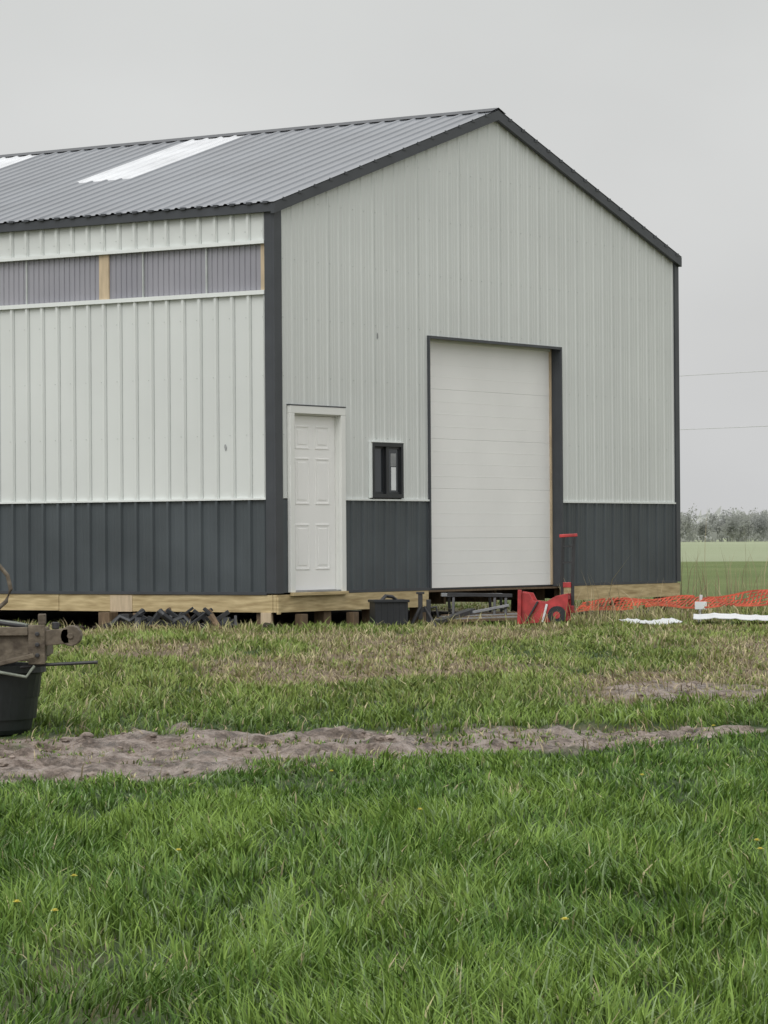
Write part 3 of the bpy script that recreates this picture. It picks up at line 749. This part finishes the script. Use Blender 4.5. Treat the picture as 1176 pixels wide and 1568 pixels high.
K=16000; c=np.stack([rng.uniform(-900,1300,K),rng.uniform(1500,1560,K),0.5+13*rng.uniform(0,1,K)**1.3],-1); hgt=0.55+0.6*fbm(c[:,0]*0.02,c[:,0]*0,61); c[:,2]*=hgt
P=(c[:,None,:]+rng.normal(size=(K,3,3))*2.0).reshape(-1,3); F=np.arange(len(P)).reshape(-1,3)
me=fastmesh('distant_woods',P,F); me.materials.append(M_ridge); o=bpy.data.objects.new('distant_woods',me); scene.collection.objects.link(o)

M_pole=mat('pole_wood',(0.13,0.10,0.08),0.9); M_wire=mat('wire',(0.46,0.465,0.47),0.7)  # wire grey is lightened to paint in distance haze
def lp(s): return 13.9+0.69*s,152-0.72*s
def wire(name,z,off,sag):
    mb=MB()
    for seg in range(-1,2):
        pts=[]
        for k in range(25):
            s=-40+seg*80+80*k/24; x,y=lp(s); q=(k/24-0.5)*2
            pts.append((x+off*0.72,y+off*0.69,z-sag*(1-q*q)))
        mb.tube(pts,0.015,M_wire,5)
    return mb.make(name)
wire('power_line',CAM_Z+7.62+0.5,0,0.5); wire('power_line.001',CAM_Z+5.1+0.5,0.15,0.5)
for k,s in enumerate((-120,-40,40,120)):
    x,y=lp(s); mb=MB(); mb.tube([(x,y,0),(x,y,5),(x,y,10.2)],0.17,M_pole,10,r2=0.11)
    mb.beam((x-0.7*0.72,y-0.7*0.69,9.55),(x+0.7*0.72,y+0.7*0.69,9.55),0.1,0.12,M_pole)
    mb.tube([(x,y,10.2),(x,y,10.3)],0.05,M_grey); mb.make('utility_pole')

# ------------------------------------------------------------ sky and light
w=bpy.data.worlds.new('World'); scene.world=w; w.use_nodes=True; n=w.node_tree.nodes; l=w.node_tree.links
n.clear(); out=n.new('ShaderNodeOutputWorld')
SUN_EL=math.radians(50); SUN_AZ=math.radians(204)
st=n.new('ShaderNodeTexSky'); st.sky_type='NISHITA'; st.sun_disc=False; st.sun_elevation=SUN_EL; st.sun_rotation=SUN_AZ; st.dust_density=5; st.air_density=1
hs=n.new('ShaderNodeHueSaturation'); hs.inputs['Saturation'].default_value=0.04; l.new(st.outputs['Color'],hs.inputs['Color'])
b1=n.new('ShaderNodeBackground'); b1.inputs['Strength'].default_value=0.05; l.new(hs.outputs['Color'],b1.inputs['Color'])
tc=n.new('ShaderNodeTexCoord'); sz=n.new('ShaderNodeSeparateXYZ'); l.new(tc.outputs['Generated'],sz.inputs['Vector'])
rp=n.new('ShaderNodeValToRGB'); e=rp.color_ramp.elements
for _ in range(3): e.new(0.5)
for k,(p,c) in enumerate([(0.0,(0.57,0.575,0.58)),(0.06,(0.545,0.55,0.548)),(0.17,(0.475,0.485,0.475)),(0.5,(0.82,0.82,0.82)),(1.0,(1.0,1.0,1.0))]):
    e[k].position=p; e[k].color=(*c,1)
l.new(sz.outputs['Z'],rp.inputs['Fac'])
nz=n.new('ShaderNodeTexNoise'); nz.inputs['Scale'].default_value=7; nz.inputs['Detail'].default_value=4; nz.inputs['Roughness'].default_value=0.45
mp=n.new('ShaderNodeMapping'); mp.inputs['Scale'].default_value=(1,1,2.0); l.new(tc.outputs['Generated'],mp.inputs['Vector']); l.new(mp.outputs['Vector'],nz.inputs['Vector'])
mr=n.new('ShaderNodeMapRange'); mr.inputs['From Min'].default_value=0.3; mr.inputs['From Max'].default_value=0.7; mr.inputs['To Min'].default_value=0.93; mr.inputs['To Max'].default_value=1.06
l.new(nz.outputs['Fac'],mr.inputs['Value'])
b2=n.new('ShaderNodeBackground'); l.new(rp.outputs['Color'],b2.inputs['Color']); l.new(mr.outputs['Result'],b2.inputs['Strength'])
ad=n.new('ShaderNodeAddShader'); l.new(b1.outputs[0],ad.inputs[0]); l.new(b2.outputs[0],ad.inputs[1]); l.new(ad.outputs[0],out.inputs['Surface'])
sl=bpy.data.lights.new('sun','SUN'); sl.energy=0.9; sl.angle=math.radians(45); sl.color=(1,0.985,0.96)
so=bpy.data.objects.new('sun',sl); scene.collection.objects.link(so)
d=Vector((math.sin(SUN_AZ)*math.cos(SUN_EL),math.cos(SUN_AZ)*math.cos(SUN_EL),math.sin(SUN_EL)))
so.rotation_euler=d.to_track_quat('Z','Y').to_euler(); so.location=d*50

# ------------------------------------------------------------ camera
cd=bpy.data.cameras.new('camera'); cam=bpy.data.objects.new('camera',cd); scene.collection.objects.link(cam)
cd.sensor_fit='HORIZONTAL'; cd.sensor_width=36; cd.lens=4950/1176*36; cd.clip_end=9000; cd.clip_start=0.1
R=Matrix.Rotation(math.radians(90)+math.atan(43/4950),4,'X')@Matrix.Rotation(math.radians(-0.4),4,'Z')
cam.matrix_world=Matrix.Translation((0,0,CAM_Z))@R
scene.camera=cam
